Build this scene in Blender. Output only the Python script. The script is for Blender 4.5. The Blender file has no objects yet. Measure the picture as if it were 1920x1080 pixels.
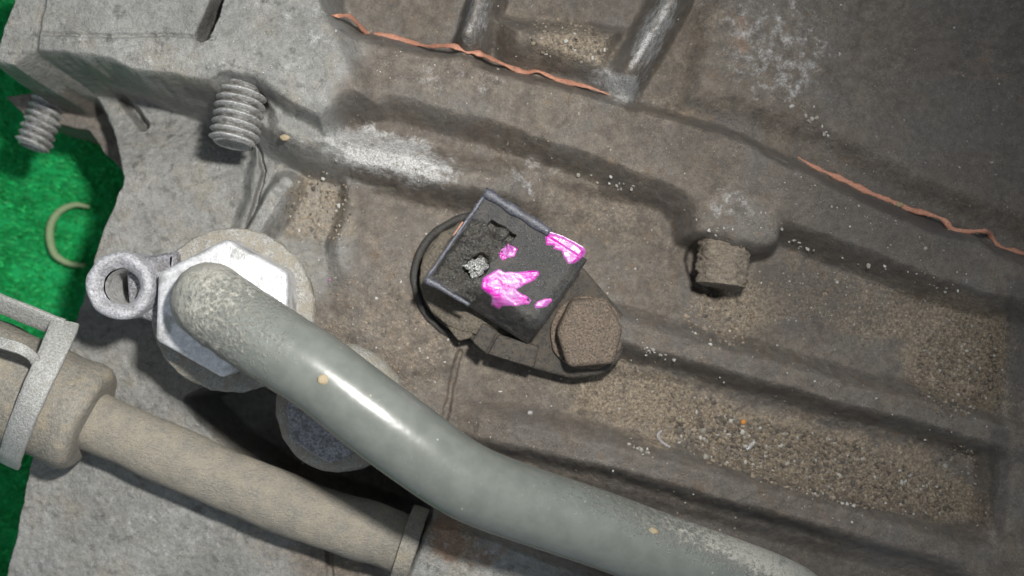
import bpy, bmesh, math, random
import numpy as np
from mathutils import Vector, Matrix

random.seed(7)
RNG = np.random.default_rng(7)
R = math.radians
scene = bpy.context.scene
scene.unit_settings.scale_length = 0.01          # one unit is one centimetre
D = 22.0                                          # camera height over the casing floor

# ------------------------------------------------------------------ camera
cam_data = bpy.data.cameras.new("camera")
cam = bpy.data.objects.new("camera", cam_data)
scene.collection.objects.link(cam)
cam.location = (0, 0, D)
cam.rotation_euler = (0, 0, 0)
cam_data.sensor_width = 36
cam_data.lens = 36 * D / 19.2
cam_data.clip_start = 0.1
cam_data.clip_end = 500
cam_data.dof.use_dof = True
cam_data.dof.focus_distance = D - 1.7
cam_data.dof.aperture_fstop = 0.17
scene.camera = cam

# ------------------------------------------------------------------ light
world = bpy.data.worlds.new("World")
scene.world = world
world.use_nodes = True
bg = world.node_tree.nodes["Background"]
bg.inputs[0].default_value = (0.80, 0.90, 1.0, 1)
bg.inputs[1].default_value = 0.40
lamp_data = bpy.data.lights.new("flash_lamp", 'AREA')
lamp_data.shape = 'DISK'
lamp_data.size = 1.5
lamp_data.spread = R(100)
lamp_data.energy = 2650
lamp_data.color = (1.0, 0.975, 0.93)
lamp = bpy.data.objects.new("flash_lamp", lamp_data)
scene.collection.objects.link(lamp)
lamp.location = (2.7, 4.4, 19.7)
lamp.rotation_euler = (Vector((-7.0, -2.0, 0)) - Vector(lamp.location)).to_track_quat('-Z', 'Y').to_euler()
scene.view_settings.view_transform = 'Standard'
scene.view_settings.look = 'None'
scene.view_settings.exposure = 0
scene.view_settings.gamma = 1
scene.cycles.use_denoising = True

# ------------------------------------------------------------------ small helpers
def P(px, py, z=0.0):
    """A point of the photograph (1920 x 1080) at height z, in scene units."""
    k = (D - z) / D / 100.0
    return Vector(((px - 960) * k, (540 - py) * k, z))

def S(n, z=0.0):
    """A length of n photograph pixels at height z."""
    return n * (D - z) / D / 100.0

def fade(t):
    t = np.clip(t, 0, 1)
    return t * t * (3 - 2 * t)

def vnoise(x, y, seed):
    r = np.random.default_rng(seed)
    tab = r.random((256, 256))
    xi = np.floor(x).astype(int); yi = np.floor(y).astype(int)
    fx = fade(x - xi); fy = fade(y - yi)
    a = tab[xi & 255, yi & 255]; b = tab[(xi + 1) & 255, yi & 255]
    c = tab[xi & 255, (yi + 1) & 255]; d = tab[(xi + 1) & 255, (yi + 1) & 255]
    return (a * (1 - fx) + b * fx) * (1 - fy) + (c * (1 - fx) + d * fx) * fy

def fbm(x, y, scale, octs, seed, gain=0.5):
    """-1 .. 1 noise; scale = feature size."""
    s = np.zeros_like(x); amp = 1.0; tot = 0
    for k in range(octs):
        ca, sa = math.cos(0.6 + k), math.sin(0.6 + k)
        xr = (x * ca - y * sa) / scale; yr = (x * sa + y * ca) / scale
        s += amp * (vnoise(xr + 31.7 * k, yr + 11.3 * k, seed + k) * 2 - 1)
        tot += amp; amp *= gain; scale *= 0.5
    return s / tot

def seg_dist(X, Y, pts):
    """distance to an open polyline, and the running parameter 0..1 of the nearest point"""
    best = np.full(X.shape, 1e9); tt = np.zeros_like(X)
    n = len(pts) - 1
    for i in range(n):
        ax, ay = pts[i][:2]; bx, by = pts[i + 1][:2]
        dx, dy = bx - ax, by - ay
        t = np.clip(((X - ax) * dx + (Y - ay) * dy) / (dx * dx + dy * dy + 1e-12), 0, 1)
        d = np.hypot(X - ax - t * dx, Y - ay - t * dy)
        m = d < best
        best[m] = d[m]; tt[m] = (i + t[m]) / n
    return best, tt

def poly_sdf(X, Y, pts):
    """signed distance, positive inside"""
    d, _ = seg_dist(X, Y, list(pts) + [pts[0]])
    ins = np.zeros(X.shape, bool)
    n = len(pts)
    for i in range(n):
        ax, ay = pts[i][:2]; bx, by = pts[(i + 1) % n][:2]
        if ay == by: continue
        c = ((ay > Y) != (by > Y)) & (X < (bx - ax) * (Y - ay) / (by - ay) + ax)
        ins ^= c
    return np.where(ins, d, -d)

# ------------------------------------------------------------------ materials
class Nodes:
    def __init__(self, name):
        self.m = bpy.data.materials.new(name)
        self.m.use_nodes = True
        self.t = self.m.node_tree
        self.b = self.t.nodes["Principled BSDF"]
        self.co = self.t.nodes.new("ShaderNodeTexCoord")
    def link(self, a, b): self.t.links.new(a, b)
    def put(self, sock, v):
        if isinstance(v, bpy.types.NodeSocket): self.link(v, sock)
        elif isinstance(v, tuple) and len(v) == 3: sock.default_value = (*v, 1)
        else: sock.default_value = v
    def noise(self, scale, detail=4, rough=0.55, stretch=None, dist=0.0):
        n = self.t.nodes.new("ShaderNodeTexNoise")
        n.inputs["Scale"].default_value = scale
        n.inputs["Detail"].default_value = detail
        n.inputs["Roughness"].default_value = rough
        n.inputs["Distortion"].default_value = dist
        v = self.co.outputs["Object"]
        if stretch:
            mp = self.t.nodes.new("ShaderNodeMapping")
            mp.inputs["Scale"].default_value = stretch[0]
            mp.inputs["Rotation"].default_value = stretch[1]
            self.link(v, mp.inputs[0]); v = mp.outputs[0]
        self.link(v, n.inputs["Vector"])
        return n.outputs["Fac"]
    def voro(self, scale, out="Distance"):
        n = self.t.nodes.new("ShaderNodeTexVoronoi")
        n.inputs["Scale"].default_value = scale
        self.link(self.co.outputs["Object"], n.inputs["Vector"])
        return n.outputs[out]
    def attr(self, name, out="Fac"):
        n = self.t.nodes.new("ShaderNodeAttribute"); n.attribute_name = name
        return n.outputs[out]
    def math(self, op, a, b=None, clamp=False):
        n = self.t.nodes.new("ShaderNodeMath"); n.operation = op; n.use_clamp = clamp
        self.put(n.inputs[0], a)
        if b is not None: self.put(n.inputs[1], b)
        return n.outputs[0]
    def ramp(self, v, lo, hi, a=0.0, b=1.0):
        n = self.t.nodes.new("ShaderNodeMapRange")
        n.interpolation_type = 'SMOOTHSTEP'
        self.put(n.inputs[0], v)
        for i, q in enumerate((lo, hi, a, b)): n.inputs[i + 1].default_value = q
        return n.outputs[0]
    def mix(self, f, a, b, mode='MIX'):
        n = self.t.nodes.new("ShaderNodeMix"); n.data_type = 'RGBA'; n.blend_type = mode
        n.clamp_factor = True
        self.put(n.inputs[0], f); self.put(n.inputs[6], a); self.put(n.inputs[7], b)
        return n.outputs[2]
    def bump(self, h, strength, dist, prev=None):
        n = self.t.nodes.new("ShaderNodeBump")
        n.inputs["Strength"].default_value = strength
        n.inputs["Distance"].default_value = dist
        self.link(h, n.inputs["Height"])
        if prev: self.link(prev, n.inputs["Normal"])
        return n.outputs[0]
    def done(self, color, rough, metal=0.0, normal=None, coat=0.0, coat_rough=0.1, spec=0.5):
        self.put(self.b.inputs["Base Color"], color)
        self.put(self.b.inputs["Roughness"], rough)
        self.put(self.b.inputs["Metallic"], metal)
        self.b.inputs["Coat Weight"].default_value = coat
        self.b.inputs["Coat Roughness"].default_value = coat_rough
        self.b.inputs["Specular IOR Level"].default_value = spec
        if normal: self.link(normal, self.b.inputs["Normal"])
        return self.m

def casting_material():
    k = Nodes("dirty_cast_aluminium")
    soot, dust, worn, oil = k.attr("soot"), k.attr("dust"), k.attr("worn"), k.attr("oil")
    big, mid, fine = k.noise(0.8, 6, 0.6, None, 0.5), k.noise(3.6, 7, 0.68), k.noise(17, 5, 0.7)
    grain, dot = k.noise(34, 4, 0.75), k.noise(70, 2, 0.6)
    alu = k.mix(k.ramp(big, 0.3, 0.7), (0.172, 0.172, 0.163), (0.262, 0.261, 0.249))
    alu = k.mix(k.ramp(k.noise(1.6, 7, 0.68), 0.46, 0.7, 0, 0.65), alu, (0.215, 0.198, 0.16))
    alu = k.mix(k.math('MULTIPLY', k.ramp(k.noise(4.1, 6, 0.7), 0.55, 0.66), 0.7), alu, (0.1, 0.096, 0.088))
    grime = k.mix(k.ramp(mid, 0.3, 0.7), (0.088, 0.074, 0.061), (0.165, 0.139, 0.112))
    grime = k.mix(k.ramp(big, 0.42, 0.66, 0, 0.6), grime, (0.135, 0.127, 0.117))
    grime = k.mix(k.ramp(k.noise(2.7, 6, 0.7), 0.54, 0.72, 0, 0.7), grime, (0.14, 0.098, 0.064))
    f = k.math('ADD', soot, k.math('MULTIPLY', k.math('SUBTRACT', fine, 0.5), 0.7))
    col = k.mix(k.ramp(f, 0.2, 0.75), alu, grime)
    tan = k.mix(k.ramp(fine, 0.32, 0.68), (0.13, 0.102, 0.073), (0.29, 0.235, 0.17))
    f = k.math('ADD', dust, k.math('MULTIPLY', k.math('SUBTRACT', mid, 0.5), 1.1))
    f = k.math('ADD', f, k.math('MULTIPLY', k.math('SUBTRACT', fine, 0.5), 0.6))
    col = k.mix(k.ramp(f, 0.25, 1.0, 0, 0.85), col, tan)
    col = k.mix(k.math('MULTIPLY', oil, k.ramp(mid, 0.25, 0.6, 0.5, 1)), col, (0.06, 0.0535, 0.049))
    f = k.math('ADD', k.attr('rust'), k.math('MULTIPLY', k.math('SUBTRACT', mid, 0.5), 1.6))
    col = k.mix(k.ramp(f, 0.35, 0.9, 0, 0.6), col, (0.21, 0.115, 0.068))
    w = k.math('ADD', k.math('MULTIPLY', worn, 0.6), k.math('MULTIPLY', k.math('SUBTRACT', k.noise(4.5, 9, 0.75, None, 0.3), 0.5), 1.5))
    w = k.math('MULTIPLY', k.ramp(w, 0.22, 0.6), k.ramp(worn, 0.02, 0.3))
    w = k.math('MULTIPLY', w, k.ramp(k.math('ADD', grain, fine), 0.7, 1.2, 0.45, 1.0))
    col = k.mix(w, col, (0.41, 0.41, 0.405))
    # pale specks and dark pits in the cast skin
    sp = k.math('MULTIPLY', k.ramp(k.voro(9), 0.13, 0.05), k.ramp(k.noise(5.3, 4, 0.6), 0.55, 0.66))
    col = k.mix(k.math('MULTIPLY', sp, 0.5), col, (0.36, 0.35, 0.32))
    pit = k.math('MULTIPLY', k.ramp(k.voro(13), 0.18, 0.06), k.ramp(k.noise(3.7, 4, 0.6), 0.5, 0.62))
    col = k.mix(k.math('MULTIPLY', pit, 0.7), col, (0.04, 0.036, 0.032))
    glint = k.math('MULTIPLY', k.ramp(k.voro(19), 0.24, 0.08), k.ramp(k.noise(4.9, 6, 0.75), 0.52, 0.66))  # flash sparkle drawn as bright dots in the base colour
    col = k.mix(k.math('MULTIPLY', glint, 0.85), col, k.mix(soot, (0.66, 0.66, 0.65), (0.43, 0.42, 0.40)))
    glint2 = k.math('MULTIPLY', k.ramp(k.voro(33), 0.24, 0.08), k.ramp(k.noise(2.3, 6, 0.75), 0.48, 0.62))  # finer sparkle, painted into the colour the same way
    col = k.mix(k.math('MULTIPLY', glint2, 0.6), col, (0.38, 0.37, 0.35))
    sgrain = k.math('MULTIPLY', k.ramp(soot, 0, 1, 0.6, 1.0), k.ramp(k.noise(1.9, 5, 0.65), 0.35, 0.65, 0.35, 1.2))
    g = k.math('ADD', 1.0, k.math('MULTIPLY', k.math('SUBTRACT', grain, 0.5), k.math('MULTIPLY', sgrain, 1.7)))
    col = k.mix(1.0, col, g, 'MULTIPLY')
    col = k.mix(1.0, col, k.mix(k.ramp(k.noise(8.5, 7, 0.75), 0.3, 0.7), (0.8, 0.8, 0.8), (1.22, 1.22, 1.22)), 'MULTIPLY')
    nb = k.bump(mid, 0.2, 0.08)
    nb = k.bump(fine, 0.55, 0.05, nb)
    nb = k.bump(grain, 0.45, 0.02, nb)
    rough = k.ramp(k.math('ADD', fine, k.math('MULTIPLY', soot, 0.22)), 0.3, 0.8, 0.36, 0.72)
    metal = k.math('MULTIPLY', k.math('SUBTRACT', 1.0, soot, True), 0.3)
    return k.done(col, rough, metal, nb)

def dusty(name, dark, light, tan, scale=1.0, metal=0.0, rough=(0.5, 0.8), tan_amt=(0.45, 0.7), b=0.6, stretch=None, fleck=None, g=(0.72, 1.25), groove=False):
    k = Nodes(name)
    mid, fine, grain = k.noise(4 * scale, 6, 0.6), k.noise(15 * scale, 5, 0.62, stretch), k.noise(45 * scale, 3, 0.7, stretch)
    col = k.mix(k.ramp(fine, 0.3, 0.7), dark, light)
    col = k.mix(k.ramp(mid, *tan_amt), col, tan)
    col = k.mix(1.0, col, k.mix(k.ramp(grain, 0.25, 0.75), (g[0],) * 3, (g[1],) * 3), 'MULTIPLY')
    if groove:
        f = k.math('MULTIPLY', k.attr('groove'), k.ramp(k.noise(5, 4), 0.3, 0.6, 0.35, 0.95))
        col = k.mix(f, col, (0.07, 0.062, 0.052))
    sp = k.math('MULTIPLY', k.ramp(k.voro(10 * scale), 0.12, 0.05), k.ramp(k.noise(4 * scale, 2), 0.54, 0.64))
    col = k.mix(k.math('MULTIPLY', sp, 0.5), col, (0.4, 0.39, 0.36))
    if fleck:  # pale dots put glints into the colour, brown patches add dirt
        q = k.math('MULTIPLY', k.ramp(k.voro(26), 0.26, 0.1), k.ramp(k.noise(5.5, 5, 0.7), 0.47, 0.6))
        col = k.mix(k.math('MULTIPLY', q, fleck), col, (0.30, 0.29, 0.27))
        q = k.ramp(k.noise(3.3, 6, 0.7), 0.48, 0.68)
        col = k.mix(k.math('MULTIPLY', q, fleck), col, (0.085, 0.075, 0.063))
    nb = k.bump(fine, b, 0.05)
    nb = k.bump(grain, b, 0.02, nb)
    return k.done(col, k.ramp(mid, 0.3, 0.7, *rough), metal, nb)

M = {}
M['casting'] = casting_material()
M['nut'] = dusty("zinc_plated_steel", (0.47, 0.47, 0.49), (0.66, 0.66, 0.67), (0.3, 0.3, 0.3), 0.6, 0.5, (0.32, 0.48), (0.5, 0.66), 0.25, None, None, (0.88, 1.1))
M['nut_dull'] = dusty("dull_zinc_steel", (0.13, 0.13, 0.14), (0.38, 0.38, 0.41), (0.16, 0.15, 0.14), 1.3, 0.5, (0.4, 0.6), (0.5, 0.7), 0.8)
M['lug'] = dusty("pale_rough_metal", (0.27, 0.27, 0.29), (0.56, 0.56, 0.59), (0.25, 0.25, 0.25), 1.2, 0.35, (0.45, 0.6), (0.5, 0.75), 0.9)
M['washer'] = dusty("dusty_washer_metal", (0.22, 0.215, 0.2), (0.40, 0.39, 0.36), (0.28, 0.255, 0.21), 1.3, 0.2, (0.5, 0.75), (0.4, 0.62), 0.9)
M['stud'] = dusty("bare_stud_steel", (0.27, 0.27, 0.265), (0.47, 0.47, 0.465), (0.2, 0.195, 0.18), 1.4, 0.45, (0.34, 0.5), (0.5, 0.7), 0.5, None, None, (0.72, 1.25), True)
M['stud_dirt'] = dusty("dirt_caked_steel", (0.15, 0.125, 0.1), (0.29, 0.245, 0.19), (0.21, 0.175, 0.13), 1.2, 0.0, (0.75, 0.9), (0.45, 0.7), 1.0)
M['bolt'] = dusty("grimy_bolt_steel", (0.08, 0.062, 0.048), (0.26, 0.2, 0.15), (0.19, 0.145, 0.11), 1.7, 0.1, (0.45, 0.7), (0.5, 0.7), 0.9, None, 0.5)
M['rubber'] = dusty("dusty_hose_rubber", (0.185, 0.173, 0.148), (0.265, 0.245, 0.207), (0.285, 0.256, 0.204), 0.9, 0.0, (0.7, 0.88), (0.35, 0.7), 0.95,
                    stretch=((1.0, 2.2, 1.6), (0, 0, R(24))))
M['collar'] = dusty("dusty_collar_rubber", (0.14, 0.13, 0.112), (0.215, 0.2, 0.17), (0.235, 0.205, 0.155), 0.9, 0.0, (0.6, 0.85), (0.45, 0.7), 0.6)
M['clip'] = dusty("grey_clip_steel", (0.25, 0.25, 0.24), (0.44, 0.44, 0.42), (0.3, 0.29, 0.26), 1.6, 0.35, (0.45, 0.6), (0.5, 0.75), 0.6)
M['black'] = dusty("black_plastic", (0.019, 0.0195, 0.021), (0.058, 0.057, 0.056), (0.05, 0.046, 0.04), 2.0, 0.0, (0.33, 0.55), (0.5, 0.72), 0.6, None, 0.6)
M['ear'] = dusty("dirt_filmed_black_plastic", (0.028, 0.026, 0.024), (0.085, 0.074, 0.062), (0.09, 0.076, 0.06), 2.0, 0.0, (0.5, 0.75), (0.4, 0.62), 0.8, None, 0.5)
M['lip'] = dusty("worn_black_plastic", (0.035, 0.037, 0.048), (0.10, 0.103, 0.125), (0.06, 0.06, 0.066), 1.6, 0.0, (0.24, 0.4), (0.5, 0.72), 0.3)
M['broken'] = dusty("broken_plastic", (0.022, 0.022, 0.022), (0.17, 0.165, 0.15), (0.11, 0.10, 0.085), 2.0, 0.1, (0.15, 0.4), (0.45, 0.7), 1.0, None, 0.8)
M['sensor_dirt'] = dusty("dirt_on_sensor_body", (0.08, 0.07, 0.055), (0.2, 0.17, 0.13), (0.15, 0.125, 0.09), 1.5, 0.0, (0.6, 0.85), (0.45, 0.7), 1.0)
M['ring'] = dusty("shaded_groove_grime", (0.02, 0.019, 0.017), (0.05, 0.046, 0.041), (0.06, 0.053, 0.044), 1.6, 0.0, (0.5, 0.7), (0.55, 0.75), 0.5)  # shade and grime of the groove round the sensor, put into the colour
M['sealant'] = dusty("orange_sealant", (0.33, 0.145, 0.092), (0.47, 0.23, 0.155), (0.26, 0.15, 0.10), 1.6, 0.0, (0.45, 0.65), (0.55, 0.75), 0.4)
M['tan'] = dusty("tan_speck", (0.28, 0.215, 0.13), (0.38, 0.31, 0.20), (0.34, 0.28, 0.19), 3.0, 0.0, (0.6, 0.8))
M['orange'] = dusty("orange_crumb", (0.55, 0.21, 0.03), (0.7, 0.3, 0.06), (0.6, 0.28, 0.08), 3.0, 0.0, (0.5, 0.7))
M['silver'] = dusty("silver_shaving", (0.45, 0.44, 0.44), (0.65, 0.64, 0.64), (0.4, 0.38, 0.36), 3.0, 0.6, (0.3, 0.5))
M['bright'] = dusty("bright_contact_metal", (0.35, 0.35, 0.34), (0.62, 0.62, 0.6), (0.2, 0.2, 0.2), 2.5, 0.6, (0.18, 0.35), (0.5, 0.7), 0.8)
M['string'] = dusty("pale_string", (0.19, 0.28, 0.14), (0.26, 0.33, 0.18), (0.22, 0.29, 0.15), 1.0, 0.0, (0.8, 0.9))

def paint_material():
    k = Nodes("magenta_paint")
    th, fine = k.attr("thick"), k.noise(14, 5, 0.65)
    col = k.mix(k.ramp(k.math('ADD', th, k.math('MULTIPLY', k.math('SUBTRACT', fine, 0.5), 0.7)), 0.3, 0.8),
                (0.34, 0.09, 0.32), (0.46, 0.006, 0.31))
    streak = k.noise(9, 4, 0.6, ((0.35, 2.6, 1.0), (0, 0, R(18))))
    col = k.mix(k.ramp(streak, 0.46, 0.68), col, (0.58, 0.13, 0.44))
    col = k.mix(k.ramp(k.noise(2.2, 3), 0.5, 0.64, 0, 0.8), col, (0.36, 0.17, 0.37))
    col = k.mix(k.ramp(k.noise(4.4, 6, 0.7), 0.53, 0.62), col, (0.40, 0.004, 0.27))
    return k.done(col, 0.3, 0.0, k.bump(fine, 0.35, 0.03), 0.3, 0.2)
M['paint'] = paint_material()

def pipe_material():
    k = Nodes("grey_green_enamel")
    dust = k.attr("dust")
    mid, fine, grain = k.noise(3.2, 6, 0.6), k.noise(13, 6, 0.65), k.noise(45, 3, 0.6)
    col = k.mix(k.ramp(mid, 0.35, 0.65), (0.098, 0.107, 0.097), (0.116, 0.125, 0.114))
    f = k.ramp(k.math('ADD', dust, k.math('MULTIPLY', k.math('SUBTRACT', fine, 0.5), 1.5)), 0.35, 0.85)
    dirt = k.mix(k.ramp(grain, 0.3, 0.7), (0.21, 0.208, 0.185), (0.36, 0.35, 0.31))
    dirt = k.mix(k.ramp(mid, 0.5, 0.7, 0, 0.7), dirt, (0.13, 0.14, 0.13))
    col = k.mix(f, col, dirt)
    chip = k.math('MULTIPLY', k.ramp(k.voro(5), 0.1, 0.05), k.ramp(k.noise(3.1, 2), 0.56, 0.64))
    col = k.mix(chip, col, (0.3, 0.28, 0.22))
    nb = k.bump(k.noise(1.6, 3), 0.22, 0.05)
    h = k.math('MULTIPLY', fine, k.math('ADD', f, 0.012))
    nb = k.bump(h, 0.6, 0.05, nb)
    nb = k.bump(k.math('MULTIPLY', grain, f), 0.6, 0.02, nb)
    m = k.done(col, k.math('ADD', 0.27, k.math('MULTIPLY', f, 0.42)), 0.0, nb, 0.0)
    return m
M['pipe'] = pipe_material()

def mat_material():
    k = Nodes("green_felt")
    big, mid, fine = k.noise(0.9, 4), k.noise(2.6, 4, 0.6), k.noise(9, 4, 0.7)
    col = k.mix(k.ramp(mid, 0.35, 0.68), (0.003, 0.20, 0.045), (0.015, 0.40, 0.12))
    col = k.mix(k.ramp(big, 0.45, 0.7, 0, 0.6), col, (0.003, 0.26, 0.06))
    col = k.mix(k.math('MULTIPLY', k.ramp(fine, 0.6, 0.8), 0.7), col, (0.04, 0.46, 0.17))
    return k.done(col, 0.85, 0.0, k.bump(fine, 0.8, 0.15), spec=0.2)
M['felt'] = mat_material()

def grit_material():
    k = Nodes("loose_grit")
    col = k.mix(1.0, k.attr("tone", "Color"), k.mix(k.noise(30, 3), (0.75, 0.75, 0.75), (1.2, 1.2, 1.2)), 'MULTIPLY')
    return k.done(col, 0.6, 0.0, k.bump(k.noise(60, 2), 0.4, 0.02))
M['grit'] = grit_material()

# ------------------------------------------------------------------ object helpers
COL = scene.collection
def tag(o, label=None, cat=None, group=None, kind=None):
    if label: o['label'] = label
    if cat: o['category'] = cat
    if group: o['group'] = group
    if kind: o['kind'] = kind
    return o

def thing(name, loc, label, cat, group=None):
    o = bpy.data.objects.new(name, None)
    o.empty_display_size = 0.3
    o.location = loc
    COL.objects.link(o)
    return tag(o, label, cat, group)

def link_mesh(name, me, mat, parent=None, smooth=True):
    o = bpy.data.objects.new(name, me)
    COL.objects.link(o)
    if mat is not None and not me.materials: me.materials.append(mat)
    if smooth and len(me.polygons):
        me.polygons.foreach_set("use_smooth", [True] * len(me.polygons))
    if parent:
        o.parent = parent
        q = parent; off = Vector((0, 0, 0))
        while q: off += q.location; q = q.parent
        o.location = -off
    return o

def from_bm(name, bm, mat, parent=None, smooth=True, angle=None):
    bmesh.ops.recalc_face_normals(bm, faces=bm.faces)
    me = bpy.data.meshes.new(name)
    if angle is not None:
        for e in bm.edges:
            e.smooth = not (len(e.link_faces) == 2 and e.calc_face_angle(0) > R(angle))
    bm.to_mesh(me); bm.free()
    return link_mesh(name, me, mat, parent, smooth)

def catmull(pts, n):
    pts = [Vector(p) for p in pts]
    pts = [pts[0] * 2 - pts[1]] + pts + [pts[-1] * 2 - pts[-2]]
    out = []
    for i in range(1, len(pts) - 2):
        a, b, c, d = pts[i - 1:i + 3]
        for k in range(n):
            t = k / n
            out.append(0.5 * ((2 * b) + (c - a) * t + (2 * a - 5 * b + 4 * c - d) * t * t + (3 * b - a - 3 * c + d) * t ** 3))
    out.append(pts[-2].copy())
    return out

def tube_bm(path, rad, seg=24, cap=True, squash=None, rough=0.0, seed=1):
    """a swept tube; rad is a number or a list as long as path"""
    bm = bmesh.new()
    n = len(path)
    rs = [rad] * n if not hasattr(rad, '__len__') else rad
    tang = [(path[min(i + 1, n - 1)] - path[max(i - 1, 0)]).normalized() for i in range(n)]
    nrm = tang[0].orthogonal().normalized()
    if abs(tang[0].z) < 0.95: nrm = (Vector((0, 0, 1)) - tang[0] * tang[0].z).normalized()
    rnd = random.Random(seed)
    rings = []
    for i in range(n):
        nrm = (nrm - tang[i] * nrm.dot(tang[i])).normalized()
        bi = tang[i].cross(nrm)
        ring = []
        for k in range(seg):
            a = 2 * math.pi * k / seg
            r = rs[i] * (1 + rough * (rnd.random() - 0.5))
            ring.append(bm.verts.new(path[i] + nrm * math.cos(a) * r * (squash or 1) + bi * math.sin(a) * r))
        rings.append(ring)
    for i in range(n - 1):
        for k in range(seg):
            bm.faces.new((rings[i][k], rings[i][(k + 1) % seg], rings[i + 1][(k + 1) % seg], rings[i + 1][k]))
    if cap:
        bm.faces.new(rings[0]); bm.faces.new(rings[-1])
    return bm

def lathe_bm(profile, seg=48, base=Vector((0, 0, 0)), axis=Vector((0, 0, 1)), wob=0.0, seed=3):
    """profile = [(radius, height)]; closed where the radius is 0"""
    bm = bmesh.new()
    q = axis.normalized().to_track_quat('Z', 'Y')
    rnd = random.Random(seed)
    ph = [rnd.random() * 6.28 for _ in range(4)]
    rings = []
    for r, h in profile:
        if r <= 1e-6:
            rings.append([bm.verts.new(base + q @ Vector((0, 0, h)))]); continue
        ring = []
        for k in range(seg):
            a = 2 * math.pi * k / seg
            rr = r * (1 + wob * (math.sin(3 * a + ph[0]) + 0.6 * math.sin(5 * a + ph[1]) + 0.4 * math.sin(11 * a + ph[2])))
            ring.append(bm.verts.new(base + q @ Vector((rr * math.cos(a), rr * math.sin(a), h))))
        rings.append(ring)
    for a, b in zip(rings, rings[1:]):
        if len(a) == 1 and len(b) == 1: continue
        for k in range(seg):
            k2 = (k + 1) % seg
            if len(a) == 1: bm.faces.new((a[0], b[k], b[k2]))
            elif len(b) == 1: bm.faces.new((a[k], a[k2], b[0]))
            else: bm.faces.new((a[k], a[k2], b[k2], b[k]))
    return bm

def round_poly(pts, rad, n=5):
    """a polygon (list of 2-D tuples) with rounded corners"""
    out = []
    m = len(pts)
    for i in range(m):
        p = Vector(pts[i][:2]); a = Vector(pts[i - 1][:2]); b = Vector(pts[(i + 1) % m][:2])
        r = min(rad, (a - p).length * 0.45, (b - p).length * 0.45)
        s = p + (a - p).normalized() * r; e = p + (b - p).normalized() * r
        for k in range(n + 1):
            t = k / n
            out.append(tuple(s * (1 - t) ** 2 + p * 2 * t * (1 - t) + e * t * t))
    return out

def prism_bm(poly, z0, z1, bevel=0.05, nb=3):
    """polygon extruded from z0 up to z1 with a rounded upper edge"""
    bm = bmesh.new()
    pts = [Vector(p[:2]) for p in poly]
    m = len(pts)
    area = sum(pts[i].x * pts[(i + 1) % m].y - pts[(i + 1) % m].x * pts[i].y for i in range(m))
    if area < 0: pts.reverse()
    nr = []
    for i in range(m):
        d = (pts[(i + 1) % m] - pts[i - 1]).normalized()
        nr.append(Vector((d.y, -d.x)))
    rings = [[bm.verts.new((*p, z0)) for p in pts]]
    for k in range(nb + 1):
        a = math.pi / 2 * k / nb
        ins = bevel * (1 - math.cos(a)); z = z1 - bevel * (1 - math.sin(a))
        rings.append([bm.verts.new((*(p - q * ins), z)) for p, q in zip(pts, nr)])
    for a, b in zip(rings, rings[1:]):
        for i in range(m):
            bm.faces.new((a[i], a[(i + 1) % m], b[(i + 1) % m], b[i]))
    bm.faces.new(rings[-1]); bm.faces.new(rings[0])
    return bm

def jitter(bm, amp, scale, seed=0):
    from mathutils import noise
    bm.normal_update()
    for v in bm.verts:
        v.co += v.normal * noise.noise(v.co * scale + Vector((seed * 7.1, 0, 0))) * amp

def grid_mesh(name, X, Y, Z, keep=None, normals=None, attrs=None):
    """a mesh from 2-D arrays; keep = mask of faces"""
    ny, nx = X.shape
    idx = np.arange(nx * ny).reshape(ny, nx)
    F = np.stack([idx[:-1, :-1], idx[:-1, 1:], idx[1:, 1:], idx[1:, :-1]], -1).reshape(-1, 4)
    if keep is not None: F = F[keep.reshape(-1)]
    used = np.unique(F)
    remap = np.full(nx * ny, -1, np.int64); remap[used] = np.arange(len(used))
    F = remap[F]
    V = np.stack([X, Y, Z], -1).reshape(-1, 3)[used]
    me = bpy.data.meshes.new(name)
    me.vertices.add(len(V)); me.vertices.foreach_set("co", V.astype(np.float32).ravel())
    me.loops.add(F.size); me.loops.foreach_set("vertex_index", F.astype(np.int32).ravel())
    me.polygons.add(len(F))
    me.polygons.foreach_set("loop_start", np.arange(0, F.size, 4, dtype=np.int32))
    me.polygons.foreach_set("use_smooth", np.ones(len(F), bool))
    me.update()
    for k, a in (attrs or {}).items():
        at = me.attributes.new(k, 'FLOAT', 'POINT')
        at.data.foreach_set("value", a.reshape(-1)[used].astype(np.float32))
    if normals is not None:
        me.normals_split_custom_set_from_vertices(normals.reshape(-1, 3)[used])
    return me

# ================================================================== the green mat
nx, ny = 150, 120
gx, gy = np.meshgrid(np.linspace(-26, 18, nx), np.linspace(-16, 16, ny))
gz = -5.2 + 0.10 * fbm(gx, gy, 1.6, 3, 401)
me = grid_mesh("ground", gx, gy, gz)
tag(link_mesh("ground", me, M['felt']), "bright green felt mat under the engine casing", None, None, "structure")

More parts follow.
